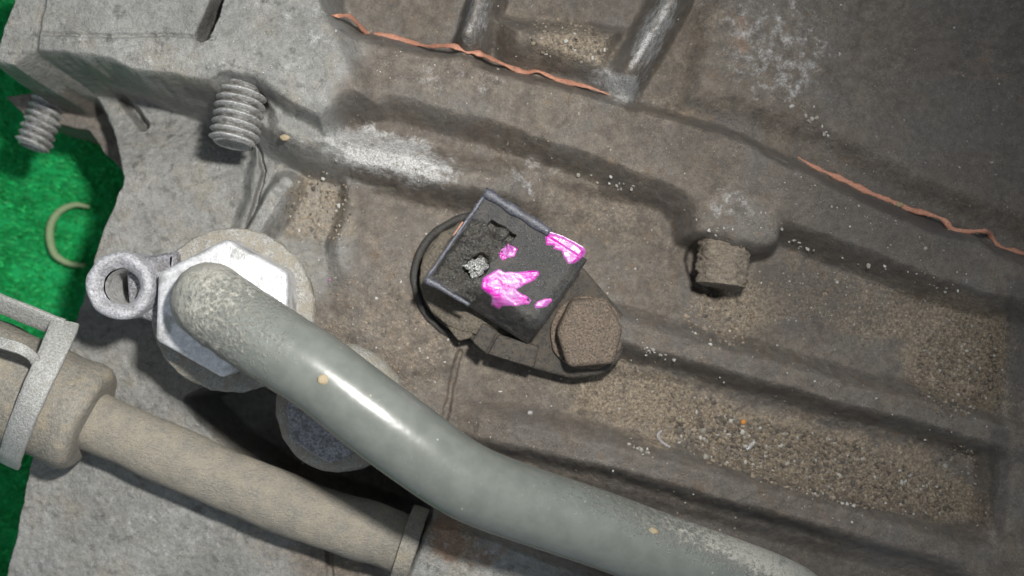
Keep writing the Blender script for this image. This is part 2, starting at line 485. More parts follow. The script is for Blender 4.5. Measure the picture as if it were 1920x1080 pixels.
TUFT = 20000
tx = RNG.uniform(-13.5, -7.2, TUFT); ty = RNG.uniform(-8.5, 8.5, TUFT)
ta = RNG.uniform(0, 2 * math.pi, TUFT); tl = RNG.uniform(0.04, 0.15, TUFT); tw = RNG.uniform(0.012, 0.03, TUFT); th_ = RNG.uniform(0.05, 0.22, TUFT)
b0 = np.stack([tx - np.sin(ta) * tw, ty + np.cos(ta) * tw, np.full(TUFT, -5.16)], -1)
b1 = np.stack([tx + np.sin(ta) * tw, ty - np.cos(ta) * tw, np.full(TUFT, -5.16)], -1)
b2 = np.stack([tx + np.cos(ta) * tl, ty + np.sin(ta) * tl, -5.1 + th_], -1)
tv = np.stack([b0, b1, b2], 1).reshape(-1, 3)
me = bpy.data.meshes.new("turf_fibres")
me.from_pydata(tv.tolist(), [], np.arange(TUFT * 3).reshape(-1, 3).tolist())
tc = np.repeat(RNG.uniform(0.55, 1.5, (TUFT, 1)) * np.array([[0.012, 0.40, 0.10]]) + RNG.uniform(0, 0.03, (TUFT, 1)), 3, 0)
at = me.color_attributes.new("tone", 'FLOAT_COLOR', 'POINT')
at.data.foreach_set("color", np.concatenate([tc, np.ones((TUFT * 3, 1))], 1).astype(np.float32).ravel())
tag(link_mesh("turf_fibres", me, M['grit'], None, smooth=False), "short green fibres standing up from the felt mat", None, None, "stuff")

# ================================================================== the casing
STEP = 0.0215
xs = np.arange(-11.4, 11.5, STEP); ys = np.arange(-6.9, 6.9, STEP)
X, Y = np.meshgrid(xs, ys)
WX = X + 0.055 * fbm(X, Y, 0.9, 3, 11) + 0.018 * fbm(X, Y, 0.2, 2, 15)
WY = Y + 0.055 * fbm(X, Y, 0.9, 3, 21) + 0.018 * fbm(X, Y, 0.2, 2, 25)
H = np.full(X.shape, -0.15)
PART = np.zeros(X.shape, np.int32)
PARTS = ["casing_floor"]
def pid(name):
    PARTS.append(name); return len(PARTS) - 1

def W2(pts, z): return [tuple(P(q[0], q[1], q[2] if len(q) > 2 else z)[:2]) for q in pts]

def plateau(pts, z, w=0.2, part=None, amt=None, tilt=None):
    """set the surface inside a polygon to height z (or add amt), with a wall w wide"""
    global H
    d = poly_sdf(WX, WY, W2(pts, z))
    m = fade((d + w / 2) / w)
    if tilt is not None:                       # (y0, z0, y1, z1): a sloping sheet
        zz = tilt[1] + (tilt[3] - tilt[1]) * fade((WY - tilt[0]) / (tilt[2] - tilt[0]))
        H = H * (1 - m) + zz * m
        if part is not None: PART[m > 0.5] = part
        return m
    H = H + amt * m if amt is not None else H * (1 - m) + z * m
    if part is not None: PART[m > 0.5] = part
    return m

def ridge(pts, z, hw, soft=0.6, part=None, ends=(1, 1)):
    """raise a rounded rib along a polyline to height z; hw in photograph pixels"""
    global H
    d, t = seg_dist(WX, WY, W2(pts, z))
    r = S(hw, z)
    m = fade((r * (1 + soft) - d) / (r * 2 * soft))
    taper = np.ones_like(t)
    if ends[0] < 1: taper *= ends[0] + (1 - ends[0]) * fade(t / 0.25)
    if ends[1] < 1: taper *= ends[1] + (1 - ends[1]) * fade((1 - t) / 0.25)
    top = H + (z - H) * taper
    new = H * (1 - m) + top * m
    H = np.maximum(H, new)
    if part is not None: PART[(m * taper > 0.5)] = part

def groove(pts, z, hw, depth, soft=0.5):
    global H
    d, t = seg_dist(WX, WY, W2(pts, z))
    r = S(hw, z)
    H = H - depth * fade((r * (1 + soft) - d) / (r * 2 * soft))

SEAL = [(540, -40), (580, 0), (620, 35), (660, 50), (720, 68), (780, 85), (870, 97), (920, 120), (1000, 140), (1080, 155), (1140, 175),
        (1270, 205), (1400, 250), (1490, 295), (1560, 330), (1680, 385), (1760, 420), (1850, 440), (1880, 465), (1920, 480), (2100, 560)]
p_plate, p_wall, p_flange = pid("lower_plate"), pid("casing_skirt"), pid("mating_flange")
p_upper, p_block = pid("upper_casing"), pid("corner_block")
ribs = [pid("rib") for _ in range(5)]
p_fin, p_pocket, p_edge, p_trough = pid("fin"), pid("pocket"), pid("end_wall"), pid("trough")

# floor between the flange and the rib, then the low parts
plateau([(1170, 380), (1960, 590), (1960, 800), (1500, 690), (1180, 600)], -0.12, 0.35, p_pocket)
plateau([(690, 500), (860, 540), (860, 690), (760, 720), (640, 610)], -0.02, 0.5)
plateau([(940, 880), (1060, 895), (1400, 985), (1960, 1130), (1960, 1300), (700, 1300), (760, 930)], -0.45, 0.4, p_trough)
plateau([(212, 150), (480, 262), (492, 300), (478, 380), (452, 450), (500, 700), (700, 860), (800, 960), (960, 990), (1300, 1140), (1300, 1300), (-300, 1300),
         (-300, 100)], -1.0, 0.3, p_plate, None, (2.0, -0.4, 3.5, -1.0))
plateau([(398, 738), (470, 700), (780, 860), (830, 930), (790, 960), (640, 905), (560, 878), (478, 826), (425, 775)], -1.9, 0.35, p_trough)
plateau([(806, 968), (900, 990), (1060, 1045), (1260, 1130), (1200, 1300), (700, 1300), (752, 1080), (790, 1000)], 0.9, 0.35, p_plate)
plateau([(545, 310), (655, 340), (655, 420), (610, 470), (545, 440)], -0.4, 0.35)
# the low wall under the corner block and its arch
plateau([(-200, -60), (200, -60), (205, 110), (110, 140, -1.0), (148, 165, -1.0), (180, 205, -0.9), (206, 262, -0.7), (219, 330, -0.4), (214, 345, -0.35), (150, 400), (-100, 400)], -2.0, 0.3, p_wall)
groove([(185, 140), (205, 178), (240, 222)], 0.0, 7, 0.35, 0.9)
# edges beside the plate
ridge([(494, 285), (500, 330), (478, 420), (460, 470)], -0.35, 16, 0.7, p_fin)
ridge([(530, 340), (500, 395), (470, 450)], 0.5, 22, 0.6, p_fin, (0.55, 1))
groove([(486, 275), (500, 320), (488, 370), (466, 436)], -0.3, 4, 0.14)
# ribs under the flange
plateau([(520, 190), (640, 170), (900, 235), (1200, 345), (1290, 400), (1000, 335), (840, 312), (560, 262)], 0.1, 0.25)
ridge([(500, 225), (560, 258), (640, 282), (730, 303), (830, 330), (960, 350), (1080, 380)], 0.75, 36, 0.75, ribs[0], (1, 0.15))
ridge([(668, 330), (660, 390), (640, 460), (650, 560)], 0.1, 22, 0.9, ribs[1], (1, 0.2))
# grit pocket, its end wall
plateau([(1130, 690), (1300, 715), (1560, 790), (1835, 850), (1850, 880), (1830, 985), (1800, 1000), (1500, 925), (1200, 850), (1080, 800)], -0.3, 0.3, p_pocket)
plateau([(1885, 560), (1990, 590), (1990, 1200), (1800, 1080), (1850, 990), (1868, 850), (1870, 800)], 0.35, 0.3, p_edge)
groove([(1312, 450), (1298, 490), (1308, 535), (1345, 548)], 0.0, 10, 0.35, 0.7)
ridge([(1120, 612), (1200, 632), (1350, 672), (1500, 715), (1700, 765), (1960, 838)], 0.62, 35, 0.6, ribs[2])
ridge([(830, 790), (900, 805), (1050, 835), (1200, 872), (1350, 912), (1500, 952), (1700, 1008), (1960, 1085)], 0.52, 37, 0.6, ribs[3], (0.2, 1))
# the web below the flange at the far end and the mating flange
plateau(SEAL + [(2100, 660), (1920, 585), (1760, 540), (1600, 480), (1500, 440), (1470, 432), (1452, 462), (1420, 470), (1380, 462), (1300, 440), (1290, 400),
         (1270, 372), (1200, 348), (1050, 292), (900, 240), (640, 176), (520, 190), (420, 120), (420, -60)], 0.95, 0.46, p_flange)
plateau([(1310, 355), (1400, 345), (1470, 400), (1462, 455), (1420, 468), (1380, 460), (1300, 436)], 1.1, 0.5, p_flange)
# upper casing half
d_up = poly_sdf(X, Y, W2(SEAL + [(2300, 560), (2300, -300), (500, -300)], 1.1))
m_up = fade((d_up + 0.06) / 0.12)
H = H + 0.03 * m_up; PART[m_up > 0.5] = p_upper
plateau([(930, 30), (1165, 50), (1150, 150), (1100, 140), (955, 95)], 0.9, 0.6, p_upper)
ridge([(1280, -40), (1220, 65), (1150, 180)], 1.5, 26, 0.9, ribs[4], (1, 0.1))
ridge([(910, -40), (888, 40), (868, 92)], 1.4, 24, 0.9, None, (1, 0.2))
plateau([(1315, 165), (1440, 185), (1570, 228), (1760, 330), (2200, 500), (2200, -200), (1420, -200), (1330, 20)], 1.6, 0.5, None, 0.32)
plateau([(1590, 120), (2000, 350), (2200, -200), (1680, -200)], 1.4, 1.8, None, -0.3)
# corner block with its seams and slot
plateau([(48, -120), (610, -120), (600, 20), (640, 120), (640, 185), (600, 240), (500, 178), (470, 160), (430, 152), (395, 172), (250, 148), (190, 124), (70, 112), (30, 146), (-40, 128),
         (-30, 90)], 1.6, 0.42, p_block)
plateau([(560, -120), (640, 60), (700, 185), (640, 195), (600, 240), (520, 200), (540, 60)], 1.5, 0.5)
plateau([(500, 190), (600, 232), (640, 280), (560, 270), (510, 240)], 1.0, 0.3, p_block)
groove([(96, -120), (70, 55), (58, 105), (70, 125)], 1.6, 6, 0.07)
groove([(85, 62), (200, 66), (300, 65), (400, 71)], 1.6, 3, 0.045)
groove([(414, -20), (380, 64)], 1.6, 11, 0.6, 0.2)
groove([(862, 660), (848, 715), (832, 790)], 0.0, 5, 0.10)
groove([(655, 310), (650, 340), (735, 348)], 0.6, 3, 0.04)
groove([(1395, 247), (1440, 262), (1492, 298)], 1.35, 3, 0.06)
groove([(618, 1030), (626, 1130)], -0.4, 6, 0.12)
# the left border of the casing
OUT = W2([(-30, 90, -1), (-25, 138, -2.2), (28, 200, -2.2), (52, 224, -2.2), (110, 240, -2.2), (172, 254, -2.2), (196, 290, -2.0), (216, 345, -0.25), (205, 380, -0.3), (184, 440, -0.35), (170, 490, -0.4), (130, 640, -0.42), (55, 870), (10, 1080), (-40, 1300),
          (-600, 1300), (-600, -300), (120, -300), (48, -120)], -0.45)
edge_top = poly_sdf(X, Y, W2([(48, -120), (-35, 95), (-200, 120), (-600, -300)], 1.6))
d_out = poly_sdf(WX, WY, OUT)
cut = fade((d_out + 0.05) / 0.12)
cut = np.maximum(cut, fade((edge_top + 0.05) / 0.12))
H = H * (1 - cut) + (-4.6) * cut
# cast skin
rough_amt = 0.030 * fbm(X, Y, 0.55, 3, 51) + 0.016 * fbm(X, Y, 0.14, 3, 61) + 0.05 * np.clip(fbm(X, Y, 0.32, 3, 68) - 0.25, 0, 1) * fade((-3.0 - X) / 2.0)
PXS = X * 100 * D / (D - H) + 960; PYS = 540 - Y * 100 * D / (D - H)
def blob(cx, cy, rx, ry, ang=0, soft=0.5):
    a = R(ang); dx = PXS - cx; dy = PYS - cy
    u = (dx * math.cos(a) + dy * math.sin(a)) / rx; v = (-dx * math.sin(a) + dy * math.cos(a)) / ry
    q = np.hypot(u, v) + 0.35 * fbm(X, Y, 0.5, 3, int(cx) + int(cy))
    return fade((1 + soft - q) / (2 * soft))
gritty = np.clip(blob(1560, 870, 330, 75, 16) + blob(1330, 810, 120, 70, 20) + blob(1810, 690, 80, 110) + 0.5 * blob(1350, 600, 60, 50), 0, 1)
H = H + rough_amt * (1 - 0.3 * cut) + 0.007 * fbm(X, Y, 0.055, 2, 66) + gritty * 0.05 * np.abs(fbm(X, Y, 0.16, 3, 71))
H = H - 0.05 * np.clip(fbm(X, Y, 0.3, 2, 81) - 0.45, 0, 1)

# dirt, dust, bare metal, oil: where the dirt lies on the thing
soot = fade((PXS + 0.18 * PYS - 560 + 90 * fbm(X, Y, 1.4, 4, 91)) / 260)
soot = np.maximum(soot, 0.75 * fade((PXS - 620) / 200))
soot = np.clip(soot - 0.9 * blob(60, 900, 800, 330) * (PART == p_plate), 0, 1)
soot = np.clip(soot - 0.75 * blob(930, 1050, 220, 90, 18), 0, 1)
soot = np.clip(soot + 0.6 * (PART == p_wall) + 0.35 * blob(620, 1030, 120, 60), 0, 1)
dust = (0.75 * blob(600, 390, 70, 70) + 0.85 * blob(1070, 75, 80, 45, 10) + 0.7 * blob(1370, 590, 80, 60, 10) + 0.95 * blob(1790, 680, 105, 125, 10)
        + 0.9 * blob(1540, 865, 340, 80, 15) + 0.7 * blob(1190, 740, 140, 70, 15) + 0.4 * blob(740, 640, 160, 130) + 0.6 * blob(1640, 580, 260, 70, 16)
        + 0.4 * blob(1130, 400, 120, 60, 20) + 0.35 * blob(1370, 60, 60, 90) + 0.9 * blob(845, 1010, 55, 50) + 0.5 * blob(430, 830, 70, 60, 30) + 0.45 * blob(1260, 210, 80, 30, 20))
dust = dust + 0.45 * blob(560, 1040, 180, 60, 15) + 0.35 * blob(960, 1060, 120, 50, 15) + 0.3 * blob(330, 400, 120, 90)
dust = np.clip(dust, 0, 1) * np.where(np.isin(PART, ribs[2:4]), 0.25, 1.0)
worn = (1.0 * blob(720, 288, 140, 46, 14) + 0.9 * blob(1150, 158, 60, 28, 30) + 0.75 * blob(1225, 60, 30, 110, 25) + 0.6 * blob(895, 35, 28, 60, 15)
        + 0.5 * blob(1450, 95, 130, 105, 25) + 0.4 * blob(1000, 330, 60, 50) + 0.45 * blob(1370, 390, 60, 40) + 0.35 * blob(560, 60, 100, 110)
        + 0.45 * blob(520, 390, 25, 60, 20) + 0.4 * blob(240, 100, 220, 25, 8) + 0.3 * blob(900, 160, 200, 60, 15) + 0.35 * blob(300, 980, 300, 60, 20) + 0.4 * blob(880, 1040, 90, 40, 20))
worn = np.clip(worn, 0, 1)
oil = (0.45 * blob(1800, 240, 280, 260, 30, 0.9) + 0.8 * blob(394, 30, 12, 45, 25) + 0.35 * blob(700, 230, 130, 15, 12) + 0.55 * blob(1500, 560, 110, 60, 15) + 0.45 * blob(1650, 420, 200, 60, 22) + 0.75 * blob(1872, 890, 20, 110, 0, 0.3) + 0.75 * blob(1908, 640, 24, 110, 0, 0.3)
       + 0.5 * blob(1450, 1040, 300, 60, 18) + 0.3 * blob(1300, 280, 140, 40, 20) + 0.22 * blob(1560, 735, 360, 32, 15.5) + 0.2 * blob(1500, 950, 480, 32, 16)
       + 0.35 * blob(960, 800, 120, 60, 15))
oil = np.clip(oil, 0, 0.85)

rust = np.clip(0.9 * blob(838, 1000, 30, 45) + 0.6 * blob(890, 1035, 60, 30) + 0.5 * blob(1395, 60, 35, 50) + 0.35 * blob(1270, 210, 60, 25) + 0.35 * blob(1850, 110, 80, 60), 0, 1)
gyv, gxv = np.gradient(H, STEP)
NRM = np.stack([-gxv, -gyv, np.ones_like(H)], -1)
NRM /= np.linalg.norm(NRM, axis=-1, keepdims=True)
face_part = PART[:-1, :-1]
alive = (H[:-1, :-1] > -4.4) | (H[1:, 1:] > -4.4)
casing = thing("gearbox_casing", P(960, 540, -4.6), "dirty cast aluminium gearbox casing, grey at one corner and brown with grime elsewhere", "casing")
PART_LABEL = {"corner_block": "bare grey corner block with a dark slot", "upper_casing": "dark grimy upper half above the orange sealant line"}
for k, nm in enumerate(PARTS):
    keep = alive & (face_part == k)
    if keep.sum() < 20: continue
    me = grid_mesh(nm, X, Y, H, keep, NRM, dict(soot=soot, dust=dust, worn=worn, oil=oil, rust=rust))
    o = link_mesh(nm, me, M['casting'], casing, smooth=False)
    if nm in PART_LABEL: o['label'] = PART_LABEL[nm]

def surf(x, y):
    i = np.clip((np.asarray(x) - xs[0]) / STEP, 0, len(xs) - 2); j = np.clip((np.asarray(y) - ys[0]) / STEP, 0, len(ys) - 2)
    return H[np.round(j).astype(int), np.round(i).astype(int)]

def on_surf(px, py, lift=0.0):
    z = 0.5
    for _ in range(6):
        p = P(px, py, z); z = float(surf(p.x, p.y))
    p = P(px, py, z); p.z += lift
    return p

# sealant squeezed out of the joint
for pts in ([(622, 30), (640, 42), (668, 50), (690, 62), (720, 66), (760, 78), (800, 90), (850, 98), (873, 94), (900, 108), (930, 124), (980, 136), (1010, 138), (1050, 150), (1100, 166), (1142, 178)],
            [(1494, 294), (1530, 314), (1570, 332), (1620, 356), (1670, 378), (1700, 392), (1750, 412), (1790, 434), (1830, 434), (1855, 440), (1875, 462), (1910, 474), (1960, 492)]):
    path = [on_surf(px + random.uniform(-1.5, 1.5), py + random.uniform(-2, 2), 0.0) for px, py in pts]
    zs = [p.z for p in path]
    for i, p in enumerate(path): p.z = max(zs[max(0, i - 1):i + 2]) + 0.004
    path = catmull(path, 8)
    n = len(path)
    rs = [max(0.012, (0.040 + 0.010 * math.sin(i * 0.37) + 0.008 * math.sin(i * 0.9) + 0.016 * random.random()) * min(1, (i + 2) / 14, (n - i + 2) / 14 + 0.1)) for i in range(n)]
    bm = tube_bm(path, rs, 12, True, 0.5, 0.25)
    from_bm("sealant_bead", bm, M['sealant'], casing)['label'] = "thin wavy orange sealant bead squeezed from the joint"

# ================================================================== threaded studs
def stud(name, a, b, r, pitch, mat, label, wear=0.0, seed=1):
    """helical thread from a (root, buried in the casing) to b (free end)"""
    t = thing(name, a, label, "stud")
    ax = (b - a); L = ax.length; ax.normalize()
    q = ax.to_track_quat('Z', 'Y')
    seg, bm = 48, bmesh.new()
    gl = bm.verts.layers.float.new('groove')
    dep = 0.62 * pitch * (1 - wear)
    nh = int(L / pitch * 14)
    rnd = random.Random(seed)
    prev = None
    from mathutils import noise
    for i in range(nh + 1):
        h = L * i / nh
        ring = []
        for k in range(seg):
            an = 2 * math.pi * k / seg
            ph = (h / pitch + k / seg) % 1.0
            tri = abs(ph * 2 - 1)
            tri = min(1, max(0, (tri - 0.08) / 0.84))
            rr = r - dep * tri
            rr -= max(0, (h - (L - 0.5 * pitch)) / (0.5 * pitch)) * dep * 0.9
            p = Vector((rr * math.cos(an), rr * math.sin(an), h))
            w = a + q @ p
            nz = noise.noise(w * 4 + Vector((seed, 0, 0))) * 0.02 + noise.noise(w * 14) * 0.010 * (1 + 2 * wear)
            ring.append(bm.verts.new(w + (q @ Vector((math.cos(an), math.sin(an), 0))) * nz * (1 + 2 * wear)))
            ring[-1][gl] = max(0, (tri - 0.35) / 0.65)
        if prev:
            for k in range(seg):
                bm.faces.new((prev[k], prev[(k + 1) % seg], ring[(k + 1) % seg], ring[k]))
        prev = ring
    from_bm("thread", bm, mat, t)
    cap = lathe_bm([(r * 0.90 - dep * 0.6, -0.01), (r * 0.80 - dep * 0.5, 0.02), (r * 0.62, 0.0), (r * 0.5, -0.05), (0, -0.05)], 40, b, ax, 0.01, seed)
    from_bm("tip", cap, mat, t)
    return t
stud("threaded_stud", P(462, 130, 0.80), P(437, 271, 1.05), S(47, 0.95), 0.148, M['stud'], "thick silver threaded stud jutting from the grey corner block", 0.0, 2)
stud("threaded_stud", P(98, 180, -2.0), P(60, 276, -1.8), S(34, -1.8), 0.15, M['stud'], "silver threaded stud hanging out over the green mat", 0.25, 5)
stud("threaded_stud", P(1364, 410, 0.40), P(1349, 535, 0.48), S(47, 0.45), 0.15, M['stud_dirt'], "stubby brown stud caked in dirt below the casing flange", 0.88, 8)

# ================================================================== hex union fitting with lug
nut_c = P(416, 577, 2.0)
fit = thing("union_fitting", P(430, 580, -1.2), "shiny silver hexagonal union nut on a round dusty collar, with a hollow lug", "pipe fitting")
wc = P(435, 582, 1.2)
bm = lathe_bm([(1.15, -2.4), (1.15, -0.35), (1.40, -0.28), (1.455, -0.22), (1.465, -0.05), (1.44, 0.0), (1.38, 0.02), (1.2, 0.0), (0, 0.0)], 96, wc, Vector((0, 0, 1)), 0.004)
jitter(bm, 0.035, 5, 3)
from_bm("collar", bm, M['washer'], fit, angle=40)
hexp = [(424, 446), (539, 511), (541, 641), (417, 709), (290, 638), (295, 512)]
hexw = round_poly([tuple(P(px, py, 2.0)[:2]) for px, py in hexp], 0.09, 4)
bm = prism_bm(hexw, wc.z - 0.01, 2.0, 0.085, 5)
jitter(bm, 0.012, 4)
from_bm("hex_nut", bm, M['nut'], fit, angle=50)
lc = P(222, 536, 1.95)
bm = lathe_bm([(0.55, -2.6), (0.585, -0.14), (0.575, -0.06), (0.54, 0.0), (0.48, 0.02), (0.42, -0.01), (0.36, -0.10), (0.31, -0.20)], 72, lc, Vector((0.02, 0, 1)), 0.012, 9)
jitter(bm, 0.035, 3.2, 4)
lug = from_bm("lug", bm, M['lug'], fit)
bm = lathe_bm([(0.31, -0.20), (0.285, -0.26), (0.27, -2.4), (0, -2.4)], 48, lc + Vector((0.02, -0.02, 0)), Vector((0.02, 0, 1)))
from_bm("bore", bm, M['stud'], lug)
arm = round_poly([tuple(P(*q, 1.5)[:2]) for q in ((232, 488), (330, 470), (330, 620), (240, 590))], 0.12, 4)
bm = prism_bm(arm, -0.6, 1.45, 0.12, 4); jitter(bm, 0.03, 4, 2)
from_bm("lug_arm", bm, M['nut_dull'], fit)

# ================================================================== plug under the pipe
plug = thing("hex_plug", P(635, 770, -2.5), "dull bluish hexagonal plug half hidden beneath the grey-green pipe", "plug")
pc = P(633, 768, 0.8)
bm = lathe_bm([(1.05, -3.3), (1.08, -0.7), (1.17, -0.5), (1.19, -0.36), (1.17, -0.22), (1.11, -0.1), (1.0, -0.02), (0.9, 0.0), (0, 0.0)], 90, pc, Vector((0, 0, 1)), 0.004, 5)
jitter(bm, 0.03, 5, 8)
from_bm("collar", bm, M['washer'], plug, angle=40)
hx = [tuple((pc + Vector((0.94 * math.cos(R(28 + 60 * i)), 0.94 * math.sin(R(28 + 60 * i)), 0)))[:2]) for i in range(6)]
bm = prism_bm(round_poly(hx, 0.07, 3), 0.78, 1.25, 0.06, 3)
bmesh.ops.triangulate(bm, faces=[f for f in bm.faces if len(f.verts) > 4]); bmesh.ops.subdivide_edges(bm, edges=[e for e in bm.edges if e.calc_length() > 0.2], cuts=3, use_grid_fill=True); jitter(bm, 0.07, 5, 3)
bmesh.ops.triangulate(bm, faces=[f for f in bm.faces if len(f.verts) > 4])
from_bm("hex_head", bm, M['nut_dull'], plug, angle=40)

# ================================================================== grey-green pipe
pz = 2.75
pc_px = [(402, 571, 1.6), (395, 566, 2.1), (397, 567, 2.55), (425, 588, 2.8), (475, 622, 2.93), (540, 664, 2.99), (600, 702, 3.03), (700, 779, 3.03), (790, 846, 2.94), (845, 884, 2.85), (899, 913, 2.75), (976, 943, 2.58),
         (1116, 989, 2.32), (1243, 1036, 2.15), (1340, 1070, 2.05), (1425, 1100, 1.88), (1475, 1122, 1.5), (1490, 1132, 0.9), (1492, 1134, 0.0)]
path = catmull([P(*q) for q in pc_px], 10)
n = len(path)
pr = S(73, pz)
bm = tube_bm(path, pr, 48)
from mathutils import noise as mnoise
bm.verts.index_update(); bm.normal_update()
lay = bm.verts.layers.float.new("dust")
for v in bm.verts:
    i = v.index // 48
    k = v.index % 48
    f = i / n
    up = v.normal
    side = up.x * 0.5 + up.y * 0.85                      # towards the upper flank of the pipe
    elbow = max(0, 1 - abs(f - 0.10) / 0.22)
    far = max(0, min(1, (f - 0.58) / 0.22)) * max(0, min(1, (side - 0.05) * 1.6))
    v[lay] = min(1, 0.8 * elbow + 0.8 * far + 0.13)
    q = v.co
    v.co += up * (mnoise.noise(q * 0.8) * 0.016 + mnoise.noise(q * 5) * 0.018 * min(1, elbow * 1.6) + mnoise.noise(q * 16) * 0.009 * min(1, elbow * 1.6))
pipe = thing("pipe", P(400, 568, 1.7), "thick grey-green painted pipe bending out of the silver hex nut", "pipe")
from_bm("tube", bm, M['pipe'], pipe)
def on_pipe(px, py, size, mat, name, label, sx=1.0):
    # nearest centreline point, then up onto the skin
    best = min(path, key=lambda c: (Vector((960 + c.x * 100 * D / (D - c.z), 540 - c.y * 100 * D / (D - c.z))) - Vector((px, py))).length)
    g = P(px, py, best.z + pr * 0.9)
    off = Vector((g.x - best.x, g.y - best.y, 0)); rr = min(off.length, pr * 0.95)
    off = off.normalized() * rr if off.length > 1e-4 else off
    p = best + off + Vector((0, 0, math.sqrt(max(0, pr * pr - rr * rr))))
    nr = (p - best).normalized()
    bm = bmesh.new(); bmesh.ops.create_icosphere(bm, subdivisions=2, radius=1)
    qn = nr.to_track_quat('Z', 'Y')
    for v in bm.verts:
        w = Vector((v.co.x * size * sx, v.co.y * size, v.co.z * size * 0.35))
        v.co = p + qn @ (w * (1 + 0.3 * mnoise.noise(v.co * 1.7 + Vector((px, 0, 0)))))
    o = from_bm(name, bm, mat, pipe); o['label'] = label
on_pipe(607, 711, 0.085, M['tan'], "dirt_spot", "round tan dirt spot near the elbow")
on_pipe(1224, 996, 0.06, M['tan'], "dirt_spot", "pale tan dirt streak near the pipe's far end", 1.9)

# ================================================================== dusty hose with collar
hz = 0.15
hp = [(150, 778, hz), (200, 801, hz), (330, 858, hz), (480, 924, hz), (620, 976, hz), (700, 1000, hz), (757, 1020, hz), (768, 1024, hz)]
hpath = catmull([P(*q) for q in hp], 14)
hose = thing("rubber_hose", P(195, 800, -0.5), "straight dusty tan rubber hose running below the grey-green pipe", "hose")
bm = tube_bm(hpath, [S(56, hz) + 0.012 * math.sin(i * 0.31) for i in range(len(hpath))], 48)
bm.normal_update()
for v in bm.verts: v.co += v.normal * (mnoise.noise(v.co * 1.6) * 0.03 + mnoise.noise(v.co * 9) * 0.008)
from_bm("hose_body", bm, M['rubber'], hose)
a, b = P(-140, 655, 0.35), P(172, 790, 0.25)
ax = (b - a).normalized(); Lc = (b - a).length
prof = [(0, 0), (1.02, 0)] + [(1.02 + 0.02 * math.sin(i * 0.7), Lc * i / 30) for i in range(1, 28)] + [(1.03, Lc - 0.22), (1.0, Lc - 0.08), (0.93, Lc), (0.80, Lc + 0.03), (0.5, Lc + 0.02)]
bm = lathe_bm(prof, 72, a, ax, 0.006, 4); jitter(bm, 0.03, 2.5, 6)
from_bm("end_sleeve", bm, M['collar'], hose, angle=60)['label'] = "wider tan sleeve at the hose end"

def strip_bm(path, normals, width, thick):
    """a flat bent strip with rounded edges"""
    bm = bmesh.new(); rings = []
    n = len(path)
    for i in range(n):
        t = (path[min(i + 1, n - 1)] - path[max(i - 1, 0)]).normalized()
        nr = (normals[i] - t * normals[i].dot(t)).normalized()
        s = t.cross(nr)
        w = width[i] if hasattr(width, '__len__') else width
        ring = []
        for (u, v) in ((-1, -0.6), (-0.9, -1), (0.9, -1), (1, -0.6), (1, 0.6), (0.9, 1), (0.4, 1.1), (-0.4, 1.1), (-0.9, 1), (-1, 0.6)):
            ring.append(bm.verts.new(path[i] + s * u * w / 2 + nr * v * thick / 2))
        rings.append(ring)
    m = len(rings[0])
    for p, q in zip(rings, rings[1:]):
        for k in range(m): bm.faces.new((p[k], p[(k + 1) % m], q[(k + 1) % m], q[k]))
    bm.faces.new(rings[0]); bm.faces.new(rings[-1])
    return bm

clip = thing("hose_clip", P(70, 720, 0.5), "pale grey bent sheet metal clip gripping the hose sleeve", "clip")
up = Vector((0, 0, 1)); side = ax.cross(up).normalized()      # points down the picture
cp = catmull([P(122, 606, 0.70), P(114, 628, 0.95), P(98, 664, 1.24), P(80, 702, 1.43), P(62, 743, 1.49), P(44, 785, 1.40), P(29, 826, 1.12), P(20, 856, 0.72), P(18, 868, 0.4)], 6)
cn = [((p - (a + ax * (p - a).dot(ax))).normalized() + up * 0.4).normalized() for p in cp]
bm = strip_bm(cp, cn, [0.50 - 0.10 * (k / len(cp)) for k in range(len(cp))], 0.12); jitter(bm, 0.014, 4, 2)
from_bm("band", bm, M['clip'], clip, angle=50)
top = [P(-90, 532, 0.7), P(-40, 553, 0.74), P(20, 577, 0.78), P(70, 597, 0.76), P(118, 616, 0.70)]
tp = catmull(top, 8)
bm = strip_bm(tp, [Vector((-0.25, -0.6, 1))] * len(tp), 0.42, 0.1); jitter(bm, 0.012, 4, 3)
from_bm("upper_arm", bm, M['clip'], clip, angle=50)
tg = catmull([P(-30, 632, 1.5), P(8, 645, 1.62), P(40, 655, 1.6), P(62, 670, 1.45), P(72, 688, 1.25)], 8)
bm = strip_bm(tg, [Vector((0.1, 0.3, 1))] * len(tg), [0.22 - 0.06 * i / len(tg) for i in range(len(tg))], 0.1); jitter(bm, 0.012, 4, 5)
from_bm("tongue", bm, M['clip'], clip, angle=50)

strap = thing("hose_strap", P(765, 1010, -0.6), "narrow dusty grey strap around the hose where the pipe crosses it", "strap")
hx_ax = (P(757, 1020, hz) - P(620, 976, hz)).normalized()
sc = P(768, 1022, hz)
side2 = hx_ax.cross(up).normalized()
sp_, sn_ = [], []
for k in range(40):
    an = R(-100 + 200 * k / 39); nr = side2 * math.sin(an) + up * math.cos(an)
    sp_.append(sc + nr * (S(59, hz) + 0.07)); sn_.append(nr)
bm = strip_bm(sp_, sn_, 0.32, 0.14); jitter(bm, 0.015, 4, 7)
from_bm("band", bm, M['collar'], strap, angle=50)

